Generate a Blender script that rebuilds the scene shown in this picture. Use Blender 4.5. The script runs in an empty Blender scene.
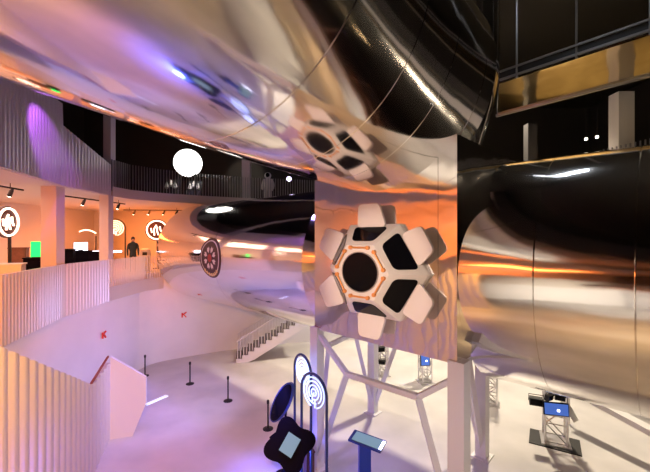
import bpy, bmesh, math, random
from mathutils import Vector, Matrix
random.seed(7)
PI = math.pi
scene = bpy.context.scene
COL = scene.collection
EYE = 6.4
F = 361.0

# ------------------------------------------------------------------ materials
def mat(name, col, rough=.5, metal=0., emit=None, es=0., spec=.5, bump=None, mottle=None, alpha_glass=False):
    m = bpy.data.materials.new(name); m.use_nodes = True
    nt = m.node_tree; b = nt.nodes['Principled BSDF']
    b.inputs['Base Color'].default_value = (*col, 1)
    b.inputs['Roughness'].default_value = rough
    b.inputs['Metallic'].default_value = metal
    b.inputs['Specular IOR Level'].default_value = spec
    if emit:
        b.inputs['Emission Color'].default_value = (*emit, 1)
        b.inputs['Emission Strength'].default_value = es
    tc = nt.nodes.new('ShaderNodeTexCoord')
    if mottle:
        sc, c2, lo, hi = mottle
        n = nt.nodes.new('ShaderNodeTexNoise'); n.inputs['Scale'].default_value = sc; n.inputs['Detail'].default_value = 6
        r = nt.nodes.new('ShaderNodeValToRGB')
        r.color_ramp.elements[0].position = lo; r.color_ramp.elements[1].position = hi
        r.color_ramp.elements[0].color = (*c2, 1); r.color_ramp.elements[1].color = (*col, 1)
        nt.links.new(tc.outputs['Object'], n.inputs['Vector'])
        nt.links.new(n.outputs['Fac'], r.inputs['Fac'])
        nt.links.new(r.outputs['Color'], b.inputs['Base Color'])
        if emit: nt.links.new(r.outputs['Color'], b.inputs['Emission Color'])
    if bump:
        sc, st, dist = bump
        n = nt.nodes.new('ShaderNodeTexNoise'); n.inputs['Scale'].default_value = sc; n.inputs['Detail'].default_value = 2
        bp = nt.nodes.new('ShaderNodeBump'); bp.inputs['Strength'].default_value = st; bp.inputs['Distance'].default_value = dist
        nt.links.new(tc.outputs['Object'], n.inputs['Vector'])
        nt.links.new(n.outputs['Fac'], bp.inputs['Height'])
        nt.links.new(bp.outputs['Normal'], b.inputs['Normal'])
    return m

M = {}
M['mirror'] = mat('polished_steel', (.80, .77, .74), .085, 1., bump=(.55, .5, .035))
M['mirror2'] = mat('polished_steel_panel', (.84, .80, .76), .07, 1., bump=(.8, .6, .05))
M['seam'] = mat('steel_edge', (.5, .47, .44), .25, 1.)
M['white'] = mat('white_paint', (.80, .79, .78), .45)
M['post'] = mat('white_post_paint', (.78, .77, .77), .4)
M['wall'] = mat('white_plaster', (.80, .79, .80), .6, mottle=(.8, (.74, .73, .75), .3, .7))
M['floor'] = mat('pale_polished_concrete', (.66, .64, .63), .32, mottle=(.55, (.50, .49, .49), .3, .68), spec=.5)
M['black'] = mat('black_paint', (.012, .012, .013), .6)
M['dark'] = mat('dark_wall', (.035, .033, .035), .7)
M['rib'] = mat('ribbed_pale_metal', (.70, .66, .62), .38, .25)
M['ribw'] = mat('ribbed_white', (.72, .70, .70), .45)
M['capred'] = mat('oxide_red_cap', (.28, .05, .03), .5)
M['steelgrey'] = mat('grey_steel', (.35, .34, .34), .35, .8)
M['alu'] = mat('aluminium', (.72, .71, .72), .3, .9)
M['glass_dark'] = mat('dark_window_glass', (.004, .004, .006), .06, 0, spec=.1)
M['shutter'] = mat('pale_shutter_paint', (.80, .72, .68), .45)
M['cup'] = mat('pale_cupola_paint', (.78, .72, .67), .42)
M['copper'] = mat('copper_handrail', (.80, .34, .10), .35, .3)
M['ring_grey'] = mat('window_ring', (.30, .28, .27), .4, .5)
M['blueframe'] = mat('blue_lacquer', (.02, .04, .16), .3)
M['neonblue'] = mat('neon_blue_white', (.6, .7, 1), .4, emit=(.36, .50, 1.), es=2.0)
M['neonwarm'] = mat('neon_warm_white', (1, .9, .85), .4, emit=(1., .66, .5), es=3.2)
M['black_soft'] = mat('black_panel', (.004, .003, .007), .7, spec=.04)
M['screen'] = mat('pale_screen', (.05, .08, .1), .5, spec=.1, emit=(.40, .62, .76), es=.45)
M['screenblue'] = mat('blue_screen', (.05, .12, .4), .3, emit=(.08, .2, .75), es=.6)
M['screenwhite'] = mat('white_screen', (.8, .8, 1), .3, emit=(.75, .78, 1.), es=5)
M['bluecol'] = mat('blue_plinth', (.02, .06, .45), .3)
M['wood'] = mat('brown_wood', (.16, .06, .04), .5, mottle=(6, (.10, .035, .025), .3, .7))
M['green'] = mat('green_screen', (.0, .5, .1), .3, emit=(.0, 1., .16), es=1.6)
M['moon'] = mat('moon_globe', (1., .98, .95), .6, emit=(1, .98, .95), es=5.5, mottle=(3, (.8, .77, .72), .35, .6))
M['tread'] = mat('stone_tread', (.22, .20, .20), .6)
M['led'] = mat('floor_led', (.8, .9, 1), .4, emit=(.7, .85, 1.), es=.7)
M['red'] = mat('red_mark', (.75, .05, .03), .5)
M['patch'] = mat('dark_red_patch', (.055, .010, .008), .45)
M['patchring'] = mat('patch_ring_white', (.75, .68, .62), .5)
M['patchyellow'] = mat('patch_lettering_yellow', (.75, .55, .2), .5)
M['patchred'] = mat('patch_red', (.42, .04, .02), .5)
M['concrete'] = mat('column_plaster', (.62, .58, .56), .6)
M['ceil'] = mat('pale_ceiling', (.68, .64, .62), .7)
M['skin'] = mat('skin', (.5, .32, .25), .5)
M['cloth'] = mat('dark_teal_jacket', (.02, .04, .05), .8)
M['hair'] = mat('dark_hair', (.02, .015, .012), .6)
M['suit'] = mat('white_suit_fabric', (.7, .66, .6), .7)
M['blanket'] = mat('white_insulation_fabric', (.8, .79, .8), .6)
M['lens'] = mat('lamp_lens', (1, .9, .75), .3, emit=(1, .86, .66), es=14)
M['purplelens'] = mat('purple_lamp_lens', (.6, .3, 1), .3, emit=(.5, .16, 1.), es=8)

# ------------------------------------------------------------------ mesh builder
class MB:
    def __init__(s): s.v = []; s.f = []; s.sm = []
    def add(s, verts, faces, smooth=False):
        o = len(s.v); s.v += [tuple(v) for v in verts]
        for f in faces: s.f.append(tuple(i + o for i in f)); s.sm.append(smooth)
        return s
    def hexa(s, p):   # 8 points: bottom 4 ccw, top 4 ccw
        return s.add(p, [(3,2,1,0),(4,5,6,7),(0,1,5,4),(1,2,6,5),(2,3,7,6),(3,0,4,7)])
    def box(s, c, d, rz=0, M_=None):
        x, y, z = d[0]/2, d[1]/2, d[2]/2
        P = [Vector(q) for q in ((-x,-y,-z),(x,-y,-z),(x,y,-z),(-x,y,-z),(-x,-y,z),(x,-y,z),(x,y,z),(-x,y,z))]
        R = M_ if M_ is not None else Matrix.Rotation(rz, 3, 'Z')
        return s.hexa([R @ q + Vector(c) for q in P])
    def tube(s, pts, r, n=10, closed=False, cap=True):
        pts = [Vector(p) for p in pts]; N = len(pts); rs = r if isinstance(r, (list, tuple)) else [r]*N
        rings = []; up = None
        for i in range(N):
            if closed: d = (pts[(i+1) % N] - pts[i-1])
            else: d = pts[min(i+1, N-1)] - pts[max(i-1, 0)]
            d.normalize()
            if up is None: up = Vector((0,0,1)) if abs(d.z) < .95 else Vector((1,0,0))
            e1 = d.cross(up)
            if e1.length < 1e-4: e1 = d.orthogonal()
            e1.normalize(); e2 = e1.cross(d).normalized(); up = e2
            rings.append([pts[i] + rs[i]*(math.cos(2*PI*k/n)*e1 + math.sin(2*PI*k/n)*e2) for k in range(n)])
        V = [q for rg in rings for q in rg]; Fc = []
        for i in range(N if closed else N-1):
            for k in range(n):
                a, b = i*n, ((i+1) % N)*n
                Fc.append((a+k, b+k, b+(k+1) % n, a+(k+1) % n))
        s.add(V, Fc, True)
        if cap and not closed:
            s.add(rings[0], [tuple(range(n))]); s.add(rings[-1], [tuple(reversed(range(n)))])
        return s
    def bar(s, a, b, w, h=None):   # square bar between points
        a, b = Vector(a), Vector(b); h = h or w; d = (b-a).normalized()
        up = Vector((0,0,1)) if abs(d.z) < .9 else Vector((0,1,0))
        e1 = d.cross(up).normalized()*w/2; e2 = e1.normalized().cross(d).normalized()*h/2
        return s.hexa([a-e1-e2, a+e1-e2, a+e1+e2, a-e1+e2, b-e1-e2, b+e1-e2, b+e1+e2, b-e1+e2])
    def lathe(s, prof, c=(0,0,0), n=32):
        V = []; Fc = []
        for r, z in prof:
            for k in range(n): V.append((c[0]+r*math.cos(2*PI*k/n), c[1]+r*math.sin(2*PI*k/n), c[2]+z))
        for i in range(len(prof)-1):
            for k in range(n): Fc.append((i*n+k, i*n+(k+1) % n, (i+1)*n+(k+1) % n, (i+1)*n+k))
        s.add(V, Fc, True)
        if prof[0][0] > 1e-4: s.add(V[:n], [tuple(reversed(range(n)))])
        if prof[-1][0] > 1e-4: s.add(V[-n:], [tuple(range(n))])
        return s
    def prism(s, poly, thick, Mx):   # poly in local xy, extruded +z by thick, placed by 4x4 Mx
        n = len(poly)
        V = [Mx @ Vector((x, y, 0)) for x, y in poly] + [Mx @ Vector((x, y, thick)) for x, y in poly]
        return s.add(V, [tuple(reversed(range(n))), tuple(range(n, 2*n))] + [(i, (i+1) % n, n+(i+1) % n, n+i) for i in range(n)])
    def sphere(s, c, r, n=24, m=14, sq=(1,1,1)):
        prof = [(max(1e-5, math.sin(PI*i/m)), -math.cos(PI*i/m)) for i in range(m+1)]
        V = []; Fc = []
        for a, z in prof:
            for k in range(n): V.append((c[0]+sq[0]*r*a*math.cos(2*PI*k/n), c[1]+sq[1]*r*a*math.sin(2*PI*k/n), c[2]+sq[2]*r*z))
        for i in range(m):
            for k in range(n): Fc.append((i*n+k, i*n+(k+1) % n, (i+1)*n+(k+1) % n, (i+1)*n+k))
        return s.add(V, Fc, True)
    def build(s, name, m, parent=None, angle=35):
        me = bpy.data.meshes.new(name); me.from_pydata(s.v, [], s.f)
        me.polygons.foreach_set('use_smooth', s.sm)
        bm = bmesh.new(); bm.from_mesh(me); bmesh.ops.remove_doubles(bm, verts=bm.verts, dist=1e-5)
        bmesh.ops.recalc_face_normals(bm, faces=bm.faces); bm.to_mesh(me); bm.free()
        me.set_sharp_from_angle(angle=math.radians(angle))
        me.materials.append(M[m] if isinstance(m, str) else m); me.update()
        o = bpy.data.objects.new(name, me); COL.objects.link(o)
        if parent:
            o.parent = parent; o.matrix_parent_inverse = Matrix.Identity(4)
            p = parent
            while p is not None:
                w = WORLD.get(p.name)
                if w is not None: me.transform(w.inverted()); break
                p = p.parent
        return o
WORLD = {}
def thing(name, label, cat, loc=(0,0,0), group=None, rz=0, local=False):
    """Empty at the thing's base. Parts are modelled in world space (local=False) or around the base (local=True)."""
    o = bpy.data.objects.new(name, None); COL.objects.link(o)
    o.empty_display_size = .2; o.location = loc; o.rotation_euler = (0,0,rz)
    o['label'] = label; o['category'] = cat
    if group: o['group'] = group
    if not local: WORLD[o.name] = Matrix.Translation(loc) @ Matrix.Rotation(rz, 4, 'Z')
    return o
def tag(o, label, cat, group=None):
    o['label'] = label; o['category'] = cat
    if group: o['group'] = group
    return o
def struct(o): o['kind'] = 'structure'; return o
def dup(root, loc, rz, label, group=None):
    r = root.copy(); COL.objects.link(r); r.location = loc; r.rotation_euler = (0,0,rz); r['label'] = label
    if group: r['group'] = group
    for ch in list(root.children):
        c = ch.copy(); COL.objects.link(c); c.parent = r
        for g in list(ch.children):
            d = g.copy(); COL.objects.link(d); d.parent = c
    return r
def at(px, py, Y): return Vector(((px-325)/F*Y, Y, EYE+(236-py)/F*Y))
def fl(px, py): return at(px, py, EYE*F/(py-236))

def resample(pts, step):
    out = [Vector(pts[0])]
    for a, b in zip(pts, pts[1:]):
        a, b = Vector(a), Vector(b); L = (b.xy-a.xy).length; n = max(1, round(L/step))
        for i in range(1, n+1): out.append(a.lerp(b, i/n))
    return out
def smooth_poly(pts, it=2):
    pts = [Vector(p) for p in pts]
    for _ in range(it):
        q = [pts[0]]
        for a, b in zip(pts, pts[1:]): q += [a.lerp(b, .25), a.lerp(b, .75)]
        q.append(pts[-1]); pts = q
    return pts
def side(pts, i):
    a = pts[max(i-1, 0)]; b = pts[min(i+1, len(pts)-1)]
    d = (b-a).to_2d().normalized(); return Vector((-d.y, d.x))
def ribbed(pts, bot, top, step=.085, depth=.05, thick=.1):
    """folded sheet wall following pts (x,y); bot/top are functions of the index fraction or numbers; ribs are real folds."""
    P = resample([(p[0], p[1], 0) for p in pts], step); N = len(P); mb = MB()
    fr, bk = [], []
    for i, p in enumerate(P):
        sd = side(P, i); off = depth if i % 4 == 0 else 0
        t = i/(N-1); b = bot(t, p) if callable(bot) else bot; tp = top(t, p) if callable(top) else top
        q = p.to_2d() + sd*off; r = p.to_2d() + sd*(thick)
        fr.append(((q.x, q.y, b), (q.x, q.y, tp))); bk.append(((r.x, r.y, b), (r.x, r.y, tp)))
    V = [x for f in fr for x in f] + [x for f in bk for x in f]; o = 2*N; Fc = []
    for i in range(N-1):
        Fc += [(2*i, 2*i+2, 2*i+3, 2*i+1), (o+2*i+2, o+2*i, o+2*i+1, o+2*i+3),
               (2*i+1, 2*i+3, o+2*i+3, o+2*i+1), (2*i+2, 2*i, o+2*i, o+2*i+2)]
    Fc += [(0, 1, o+1, o), (2*N-1, 2*N-2, o+2*N-2, o+2*N-1)]
    return mb.add(V, Fc)
def strip_wall(pts, bot, top, thick=.15, smooth=False):
    P = [Vector((p[0], p[1], 0)) for p in pts]; N = len(P); mb = MB(); V = []
    for i, p in enumerate(P):
        sd = side(P, i); t = i/(N-1)
        b = bot(t, p) if callable(bot) else bot; tp = top(t, p) if callable(top) else top
        q = p.to_2d(); r = q + sd*thick
        V += [(q.x, q.y, b), (q.x, q.y, tp), (r.x, r.y, tp), (r.x, r.y, b)]
    Fc = []
    for i in range(N-1):
        a, b = 4*i, 4*i+4
        for k in range(4): Fc.append((a+k, b+k, b+(k+1) % 4, a+(k+1) % 4))
    Fc += [(3,2,1,0), (4*N-4, 4*N-3, 4*N-2, 4*N-1)]
    return mb.add(V, Fc, smooth)
def slats(pts, bot, top, step=.13, w=.03, thick=.05):
    P = resample([(p[0], p[1], 0) for p in pts], step); mb = MB()
    for i, p in enumerate(P):
        sd = side(P, i); mb.box((p.x+sd.x*.03, p.y+sd.y*.03, (bot+top)/2), (w, thick, top-bot), math.atan2(-sd.x, sd.y))
    return mb
def slab(poly, z0, z1):
    n = len(poly); V = [(x, y, z0) for x, y in poly] + [(x, y, z1) for x, y in poly]
    return MB().add(V, [tuple(reversed(range(n))), tuple(range(n, 2*n))] + [(i, (i+1) % n, n+(i+1) % n, n+i) for i in range(n)])

A2 = Vector((.722, -.692)); N2 = Vector((.692, .722))
def sn(s_, n_, z): return Vector((s_*A2.x+n_*N2.x, s_*A2.y+n_*N2.y, z))

# ================================================================== THE SETTING
struct(slab([(-20,-12),(22,-12),(22,30),(-20,30)], -.3, 0).build('floor', 'floor'))
struct(slab([(-20,-12),(22,-12),(22,30),(-20,30)], 17, 17.3).build('ceiling', 'black'))
struct(strip_wall([(22,-12),(22,30)], 0, 17, -.2).build('wall_right', 'dark'))
struct(strip_wall([(-20,-12),(22,-12)], 0, 17, -.2).build('wall_front', 'dark'))
struct(strip_wall([(-20,30),(22,30)], 8.3, 17, .2).build('wall_back', 'dark'))
struct(strip_wall([(-20,-12),(-20,30)], 8.3, 17, .2).build('wall_left_upper', 'dark'))
# level one gallery shell
EDGE = [(-7.9,-12),(-7.9,2),(-8.05,9),(-8.95,12.4),(-8.85,14.8),(-8.75,17.6),(-8.2,18.6)]
struct(strip_wall([(-16,-12),(-16,25)], 4.55, 8.1, .2).build('wall_left', 'ceil'))
struct(strip_wall([(-16,25),(6,25)], 4.55, 8.1, .2).build('wall_gallery_end', 'ceil'))
struct(strip_wall([(-12.3,20.8),(-14.7,24.98)], 4.55, 8.1, .15).build('wall_partition', 'ceil'))  # added edge-on to the camera; keeps orange light out of the nearer bays
g1 = [(-16,-12)] + [(x-.12, y) for x, y in EDGE] + [(-9.2,25),(-16,25)]
struct(slab(g1, 4.25, 4.55).build('floor_gallery', 'concrete'))
# white ground-floor wall under the gallery and round the back
gw = [(-8.2,-12),(-8.2,8),(-9.1,12.6),(-9.0,15),(-8.9,17.3)]
struct(strip_wall(gw, 0, 4.2, .2).build('wall_left_lower', 'wall'))
A2 = Vector((.722, -.692)); N2 = Vector((.692, .722))
bw = smooth_poly([(-8.9,17.3,0),(-8.6,18.3,0),(-7.2,19.2,0),(-5.3,20.4,0),(-1.5,21.8,0),(4.6,22.6,0),(11,22,0),(14.5,19,0),(15.5,12,0),(15.5,0,0),(15.5,-10,0)], 3)
def bwtop(t, p):
    s_ = p.x*A2.x+p.y*A2.y; d_ = p.x*N2.x+p.y*N2.y-9.56
    if p.x > -3: return 8.1
    if abs(d_) < 2.5 and s_ > -18.45: return min(4.2, 5.57-math.sqrt(max(0, 2.50**2-d_*d_)))
    return 4.2
struct(strip_wall(bw, 0, bwtop, .2, True).build('wall_back_lower', 'wall'))
# upper gallery floor slab (ring)
UP = [(-7.9,-12),(-7.9,2),(-8.05,9),(-8.95,12.4),(-9.0,15.2),(-8.85,16.4),(-8.0,17.6),(-6.5,18.8),(-4.15,20.1),(-.9,21),(4,22),(8.5,20)]
u2 = [(x-.1, y+.05) for x, y in UP] + [(10.3,15.4),(11.0,12),(11.4,6),(11.4,-12),(22,-12),(22,30),(-20,30),(-20,-12)]
struct(slab(u2, 8.1, 8.35).build('ceiling_gallery', 'ceil'))
struct(slab([(-20,-12),(22,-12),(22,-3.5),(-20,-3.5)], 4.2, 4.55).build('floor_entrance', 'concrete'))

struct(slab([(10.6,15.4),(11.3,12),(12,6),(12,-3),(21.8,-3),(21.8,29.8),(-3,29.8),(-3,23),(8.7,20.4)], 8.35, 8.37).build('floor_upper', mat('warm_timber_floor', (.60,.47,.28), .4, mottle=(1.5,(.30,.22,.12),.35,.65))))  # added warm layer, coloured so that the bridge soffit mirrors gold
struct(strip_wall([(-8,-6),(15.5,-6)], 0, 4.2, -.2).build('wall_front_lower', 'wall'))
# gallery parapets
def parapet(label, group=None): return thing('gallery_parapet', label, 'parapet', (0,0,0), group)
t = parapet('long solid ribbed parapet of the lower left gallery, lit orange and pink')
ribbed([p for p in EDGE[:5]], lambda q, p: 3.62 if p.y < 13 else 3.62+(p.y-13)*.06, 5.43, .04, .03, .1).build('ribbed_panel', 'rib', t)
t = parapet('short run of open white slat railing right of the second gallery column')
slats([(-8.85,14.9),(-8.75,17.6),(-8.3,18.4)], 4.2, 5.43).build('slat_panel', 'ribw', t)
strip_wall([(-8.85,14.8),(-8.75,17.6),(-8.2,18.6)], 3.72, 4.3, .1).build('slab_edge', 'rib', t)
t = parapet('solid ribbed parapet of the upper left gallery with a purple lit patch')
ribbed(UP[:5], lambda q, p: 8.12, lambda q, p: 10.9 if p.y < 12.3 else 10.2-(p.y-12.3)*.28, .045, .03, .1).build('ribbed_panel', 'rib', t)
t = parapet('open slat railing of the upper gallery at the back, below the white globe')
slats([(-9.0,15.3)] + UP[5:], 8.3, 9.65, .14).build('slat_panel', 'steelgrey', t)
strip_wall([(-9.0,15.3)] + UP[5:], 8.08, 8.5, .1).build('slab_edge', 'rib', t)
t = parapet('dark slat railing of the upper gallery at far right, above the right tube')
slats([(8.6,19.8),(10.0,15.4),(10.8,12),(11.2,6)], 8.3, 9.65, .16).build('slat_panel', 'steelgrey', t)
strip_wall([(8.6,19.8),(10.0,15.4),(10.8,12),(11.2,6)], 8.08, 8.45, .1).build('slab_edge', 'dark', t)

def column(label, x0, x1, y0, y1, z0, z1, m='concrete'):
    b = MB(); b.box(((x0+x1)/2, (y0+y1)/2, (z0+z1)/2), (x1-x0, y1-y0, z1-z0))
    tag(b.build('column', m), label, 'column', None)
column('wide square column behind the lower left parapet, orange front and purple side', -9.65, -9.12, 12.25, 12.65, 4.55, 8.1)
column('slim square column on the lower gallery in front of the arched neon sign', -9.35, -8.97, 14.95, 15.3, 4.55, 8.1)
column('upper gallery column left of the white globe', -9.4, -9.08, 15.3, 15.65, 8.35, 17)
column('upper gallery column between the white globe and the spacesuit', -4.75, -4.3, 20.6, 21.0, 8.35, 17)
column('dark upper column at right, nearer the mirrored tubes', 9.9, 10.35, 17.6, 18.0, 8.35, 11.9, 'dark')
column('pale upper column at far right, below the mirrored bridge', 11.15, 11.75, 13.7, 14.2, 8.35, 11.9)

# mirrored bridge across the upper right
t = thing('footbridge', 'dark footbridge at upper right with a mirrored golden underside', 'footbridge', (10,14,12))
def br(px, py, z): Y = (z-EYE)*F/(236-py); return Vector(((px-325)/F*Y, Y, z))
r0, r1 = br(497,115,12), br(690,64,12); f0, f1 = br(499,84,12), br(690,22,12)
r1 = r0.lerp(r1, 1.7); f1 = f0.lerp(f1, 2.2)
MB().hexa([f0, f1, r1, r0, f0+Vector((0,0,.05)), f1+Vector((0,0,.05)), r1+Vector((0,0,.05)), r0+Vector((0,0,.05))]).build('soffit', mat('gold_polished_soffit', (.80,.66,.42), .12, 1., bump=(.5,.6,.08)), t)
MB().hexa([f0+Vector((0,0,.06)), f1+Vector((0,0,.06)), r1+Vector((0,0,.06)), r0+Vector((0,0,.06)), f0+Vector((0,0,.45)), f1+Vector((0,0,.45)), r1+Vector((0,0,.45)), r0+Vector((0,0,.45))]).build('deck', 'black', t)
for dz, w in ((.12,.07),(.42,.06)): MB().bar(f0+Vector((0,-.06,dz)), f1+Vector((0,-.06,dz)), w).build('edge_rail', 'steelgrey', t)
for w in (0,): MB().bar(r0+Vector((0,.06,-.02)), r1+Vector((0,.06,-.02)), .12).build('edge_beam', 'steelgrey', t)
for k in (.055,.22,.38,.8):
    p = f0.lerp(f1, k); MB().tube([p+Vector((0,-.05,0)), p+Vector((0,-.05,4.9))], .035, 8).build('hanger_rod', 'steelgrey', t)
p = r0.lerp(f0,.1); q = r0.lerp(r1,.02)

# ================================================================== THE MIRRORED STATION
ST = thing('space_station_sculpture', 'giant mirror-polished steel sculpture of joined tubes standing on white posts', 'sculpture', sn(-5.05, 9.4, 0))
ZC, RT, NC, RL, NF = 5.57, 2.59, 9.56, 2.47, 6.95
def tube_section(s0, s1, R=RT, capped=(), R2=None):
    mb = MB(); n = 96; prof = [(s0+.0, R-.014), (s0+.012, R), (s1-.012, R), (s1, R-.014)]
    k_extra = max(1, int(abs(s1-s0)/.6)); mid = [(s0+.012+(s1-s0-.024)*i/k_extra, R) for i in range(k_extra+1)]
    prof = [prof[0]] + mid + [prof[3]]
    if R2: prof = [(s_, r+(R2-R)*(s_-s0)/(s1-s0)) for s_, r in prof]
    V = []; Fc = []
    for s_, r in prof:
        for k in range(n):
            an = 2*PI*k/n; V.append(sn(s_, NC+r*math.cos(an), ZC+r*math.sin(an)))
    for i in range(len(prof)-1):
        for k in range(n): Fc.append((i*n+k, (i+1)*n+k, (i+1)*n+(k+1) % n, i*n+(k+1) % n))
    mb.add(V, Fc, True)
    if 0 in capped: mb.add(V[:n], [tuple(range(n))])
    if 1 in capped: mb.add(V[-n:], [tuple(range(n))])
    return mb.build('tube_section', 'mirror', ST)
# left arm
tube_section(-7.72, -6.9, RL+.03, (), RL-.27)
for s0, s1, R, c in ((-12.8,-7.72,RL,()), (-18.3,-12.8,RL,(0,))): tube_section(s0, s1, R, c)
# right arm
for s0, s1, c in ((-3.06,-1.72,(0,)), (-1.72,-.38,()), (-.38,.95,()), (.95,2.3,()), (2.3,5.6,()), (5.6,9.5,(1,))): tube_section(s0, s1, RT, c)
# node body: front panel flat
zb, zt = 3.86, 8.12
body = MB()
body.hexa([sn(-7.05,NF,zb), sn(-3.05,NF,zb), sn(-3.05,11.8,zb), sn(-7.05,11.8,zb), sn(-7.05,NF,zt), sn(-3.05,NF,zt+.3), sn(-3.05,11.8,zt+.3), sn(-7.05,11.8,zt)])
body.build('node_body', 'mirror2', ST)
# thin seams on the node front
MB().bar(sn(-3.45,NF,zb), sn(-3.45,NF,8.2), .008).build('panel_seam', 'seam', ST)
# overhead arm: swept tube that curves over the camera
RO = 2.5
def opath():
    p = -5.05*A2 + 8.0*N2; h = math.atan2(-N2.y, -N2.x); z = 9.9; out = []; ds = .2
    for i in range(112):
        out.append((p.x, p.y, z, h)); h2 = h+.04*ds
        p = p + ds*Vector((math.cos(h2), math.sin(h2))); h = h2; z += .05*ds
    return out
OP = opath()
def over(i0, i1, capped=()):
    mb = MB(); n = 96; V = []; Fc = []; rows = 0
    idx = list(range(i0, i1+1))
    for j, i in enumerate(idx):
        x, y, z, h = OP[i]; e = Vector((-math.sin(h), math.cos(h)))
        r = RO
        sub = [(0, r)]
        if j == 0: sub = [(0, RO-.012), (.012, RO)]
        if j == len(idx)-1: sub = [(-.012, RO), (0, RO-.012)]
        for dd, rr in sub:
            rows += 1
            for k in range(n):
                an = 2*PI*k/n
                V.append((x+dd*math.cos(h)+rr*math.cos(an)*e.x, y+dd*math.sin(h)+rr*math.cos(an)*e.y, z+rr*math.sin(an)))
    for i in range(rows-1):
        for k in range(n): Fc.append((i*n+k, i*n+(k+1) % n, (i+1)*n+(k+1) % n, (i+1)*n+k))
    mb.add(V, Fc, True)
    if 0 in capped: mb.add(V[:n], [tuple(range(n))])
    if 1 in capped: mb.add(V[-n:], [tuple(range(n))])
    mb.build('overhead_tube_section', 'mirror', ST)
for a, b, c in ((2,5,(0,)),(5,13,()),(13,20,()),(20,28,()),(28,44,()),(44,64,()),(64,84,()),(84,111,(1,))): over(a, b, c)
# trunk above the node
cn = sn(-5.05, 9.5, 0)
MB().lathe([(1.2,8.0),(1.45,8.9),(1.7,9.8),(1.85,10.6),(1.9,11.4),(1.9,16.98)], (cn.x, cn.y, 0), 96).build('trunk', 'mirror', ST)
# posts and braces
PA, PD, PB, PC = Vector((-.22,9.98,0)), Vector((2.68,7.22,0)), Vector((1.74,13.1,0)), Vector((4.57,10.5,0))
for p, w, h in ((PA,.27,3.9), (PD,.33,3.92), (PB,.28,3.88), (PC,.30,3.88)):
    b = MB().box((p.x, p.y, h/2), (w, w, h), math.atan2(A2.y, A2.x)).build('support_post', 'post', ST)
    MB().box((p.x, p.y, .015), (w+.2, w+.2, .03), math.atan2(A2.y, A2.x)).build('foot_plate', 'post', ST)
def knee(p, q, k, o): r = p.lerp(q, k); return Vector((r.x+o.x, r.y+o.y, 3.05))
K1 = at(347,374,8.85); K2 = at(418,397,7.5)
oL = -A2*.3
K3, K4 = knee(PA,PB,.28,oL), knee(PA,PB,.75,oL)
oR = -A2*.25
K5, K6 = knee(PD,PC,.28,oR), knee(PD,PC,.75,oR)
oB = N2*.3
K7, K8 = knee(PB,PC,.25,oB), knee(PB,PC,.75,oB)
up = lambda p, z: Vector((p.x, p.y, z))
for a, b in ((up(PA,.1),K1),(up(PD,.1),K2),(up(PA,.1),K3),(up(PB,.1),K4),(up(PD,.1),K5),(up(PC,.1),K6),(up(PB,.1),K7),(up(PC,.1),K8)):
    MB().bar(a, b, .13).build('slanted_leg', 'post', ST)
for a, b in ((K1,K2),(K3,K4),(K5,K6),(K7,K8)): MB().bar(a, b, .12).build('horizontal_brace', 'post', ST)
for a, b in ((up(PA,3.75),K1),(up(PD,3.6),K2),(up(PA,3.75),K3),(up(PB,3.75),K4),(up(PD,3.6),K5),(up(PC,3.75),K6),(up(PB,3.75),K7),(up(PC,3.75),K8)):
    MB().bar(a, b, .11).build('corner_brace', 'post', ST)
# round badge fixed to the left tube
def ray_tube(px, py, R):
    d = Vector(((px-325)/F, 1, (236-py)/F)); dn = d.x*N2.x+d.y*N2.y
    a = dn*dn+d.z*d.z; b = 2*(dn*(-NC)+d.z*(EYE-ZC)); c = NC*NC+(EYE-ZC)**2-R*R
    tt = (-b-math.sqrt(b*b-4*a*c))/(2*a); p = Vector((0,0,EYE))+tt*d
    return p.x*A2.x+p.y*A2.y, math.atan2(p.z-ZC, (p.x*N2.x+p.y*N2.y)-NC)
bs, ba = ray_tube(210, 258, RL)
def on_tube(u, v, lift): an = ba - v/RL; r = RL+lift; return sn(bs+u, NC+r*math.cos(an), ZC+r*math.sin(an))
def tube_patch(poly, lift, name, m, parent, ring=None):
    mb = MB()
    if ring:
        r0, r1 = ring; n = 48; V = []; Fc = []; q = 10
        for k in range(n):
            c, s_ = math.cos(2*PI*k/n), math.sin(2*PI*k/n)
            for i in range(q):
                r = r0+(r1-r0)*i/(q-1); V.append(on_tube(r*c, r*s_, lift))
            V.append(on_tube(r1*c, r1*s_, lift-.014))
        for k in range(n):
            a, b = (q+1)*k, (q+1)*((k+1) % n)
            Fc += [(a+i, b+i, b+i+1, a+i+1) for i in range(q)]
        mb.add(V, Fc)
    else:
        n = len(poly); c = (sum(p[0] for p in poly)/n, sum(p[1] for p in poly)/n)
        V = [on_tube(u, v, lift) for u, v in poly] + [on_tube(*c, lift)]
        mb.add(V, [(i, (i+1) % n, n) for i in range(n)])
    return mb.build(name, m, parent)
BR = .80
badge = tube_patch(None, .016, 'round_badge', 'patch', ST, (0.001, BR)); badge['label'] = 'dark red round badge with a white star flower'
tube_patch(None, .022, 'badge_ring', 'patchring', badge, (.655, .70))
for k in range(8):
    a = 2*PI*k/8+PI/8; e = Vector((math.cos(a), math.sin(a))); f = Vector((-e.y, e.x))
    pl = [e*.20, e*.34+f*.10, e*.47+f*.055, e*.40, e*.47-f*.055, e*.34-f*.10]
    tube_patch([(p.x, p.y) for p in pl], .022, 'badge_petal', 'patchring', badge)
tube_patch([(.16*math.cos(2*PI*k/8+PI/8)*(1 if k % 2 else 1), .16*math.sin(2*PI*k/8+PI/8)) for k in range(8)], .022, 'badge_center', 'patchred', badge)
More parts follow.
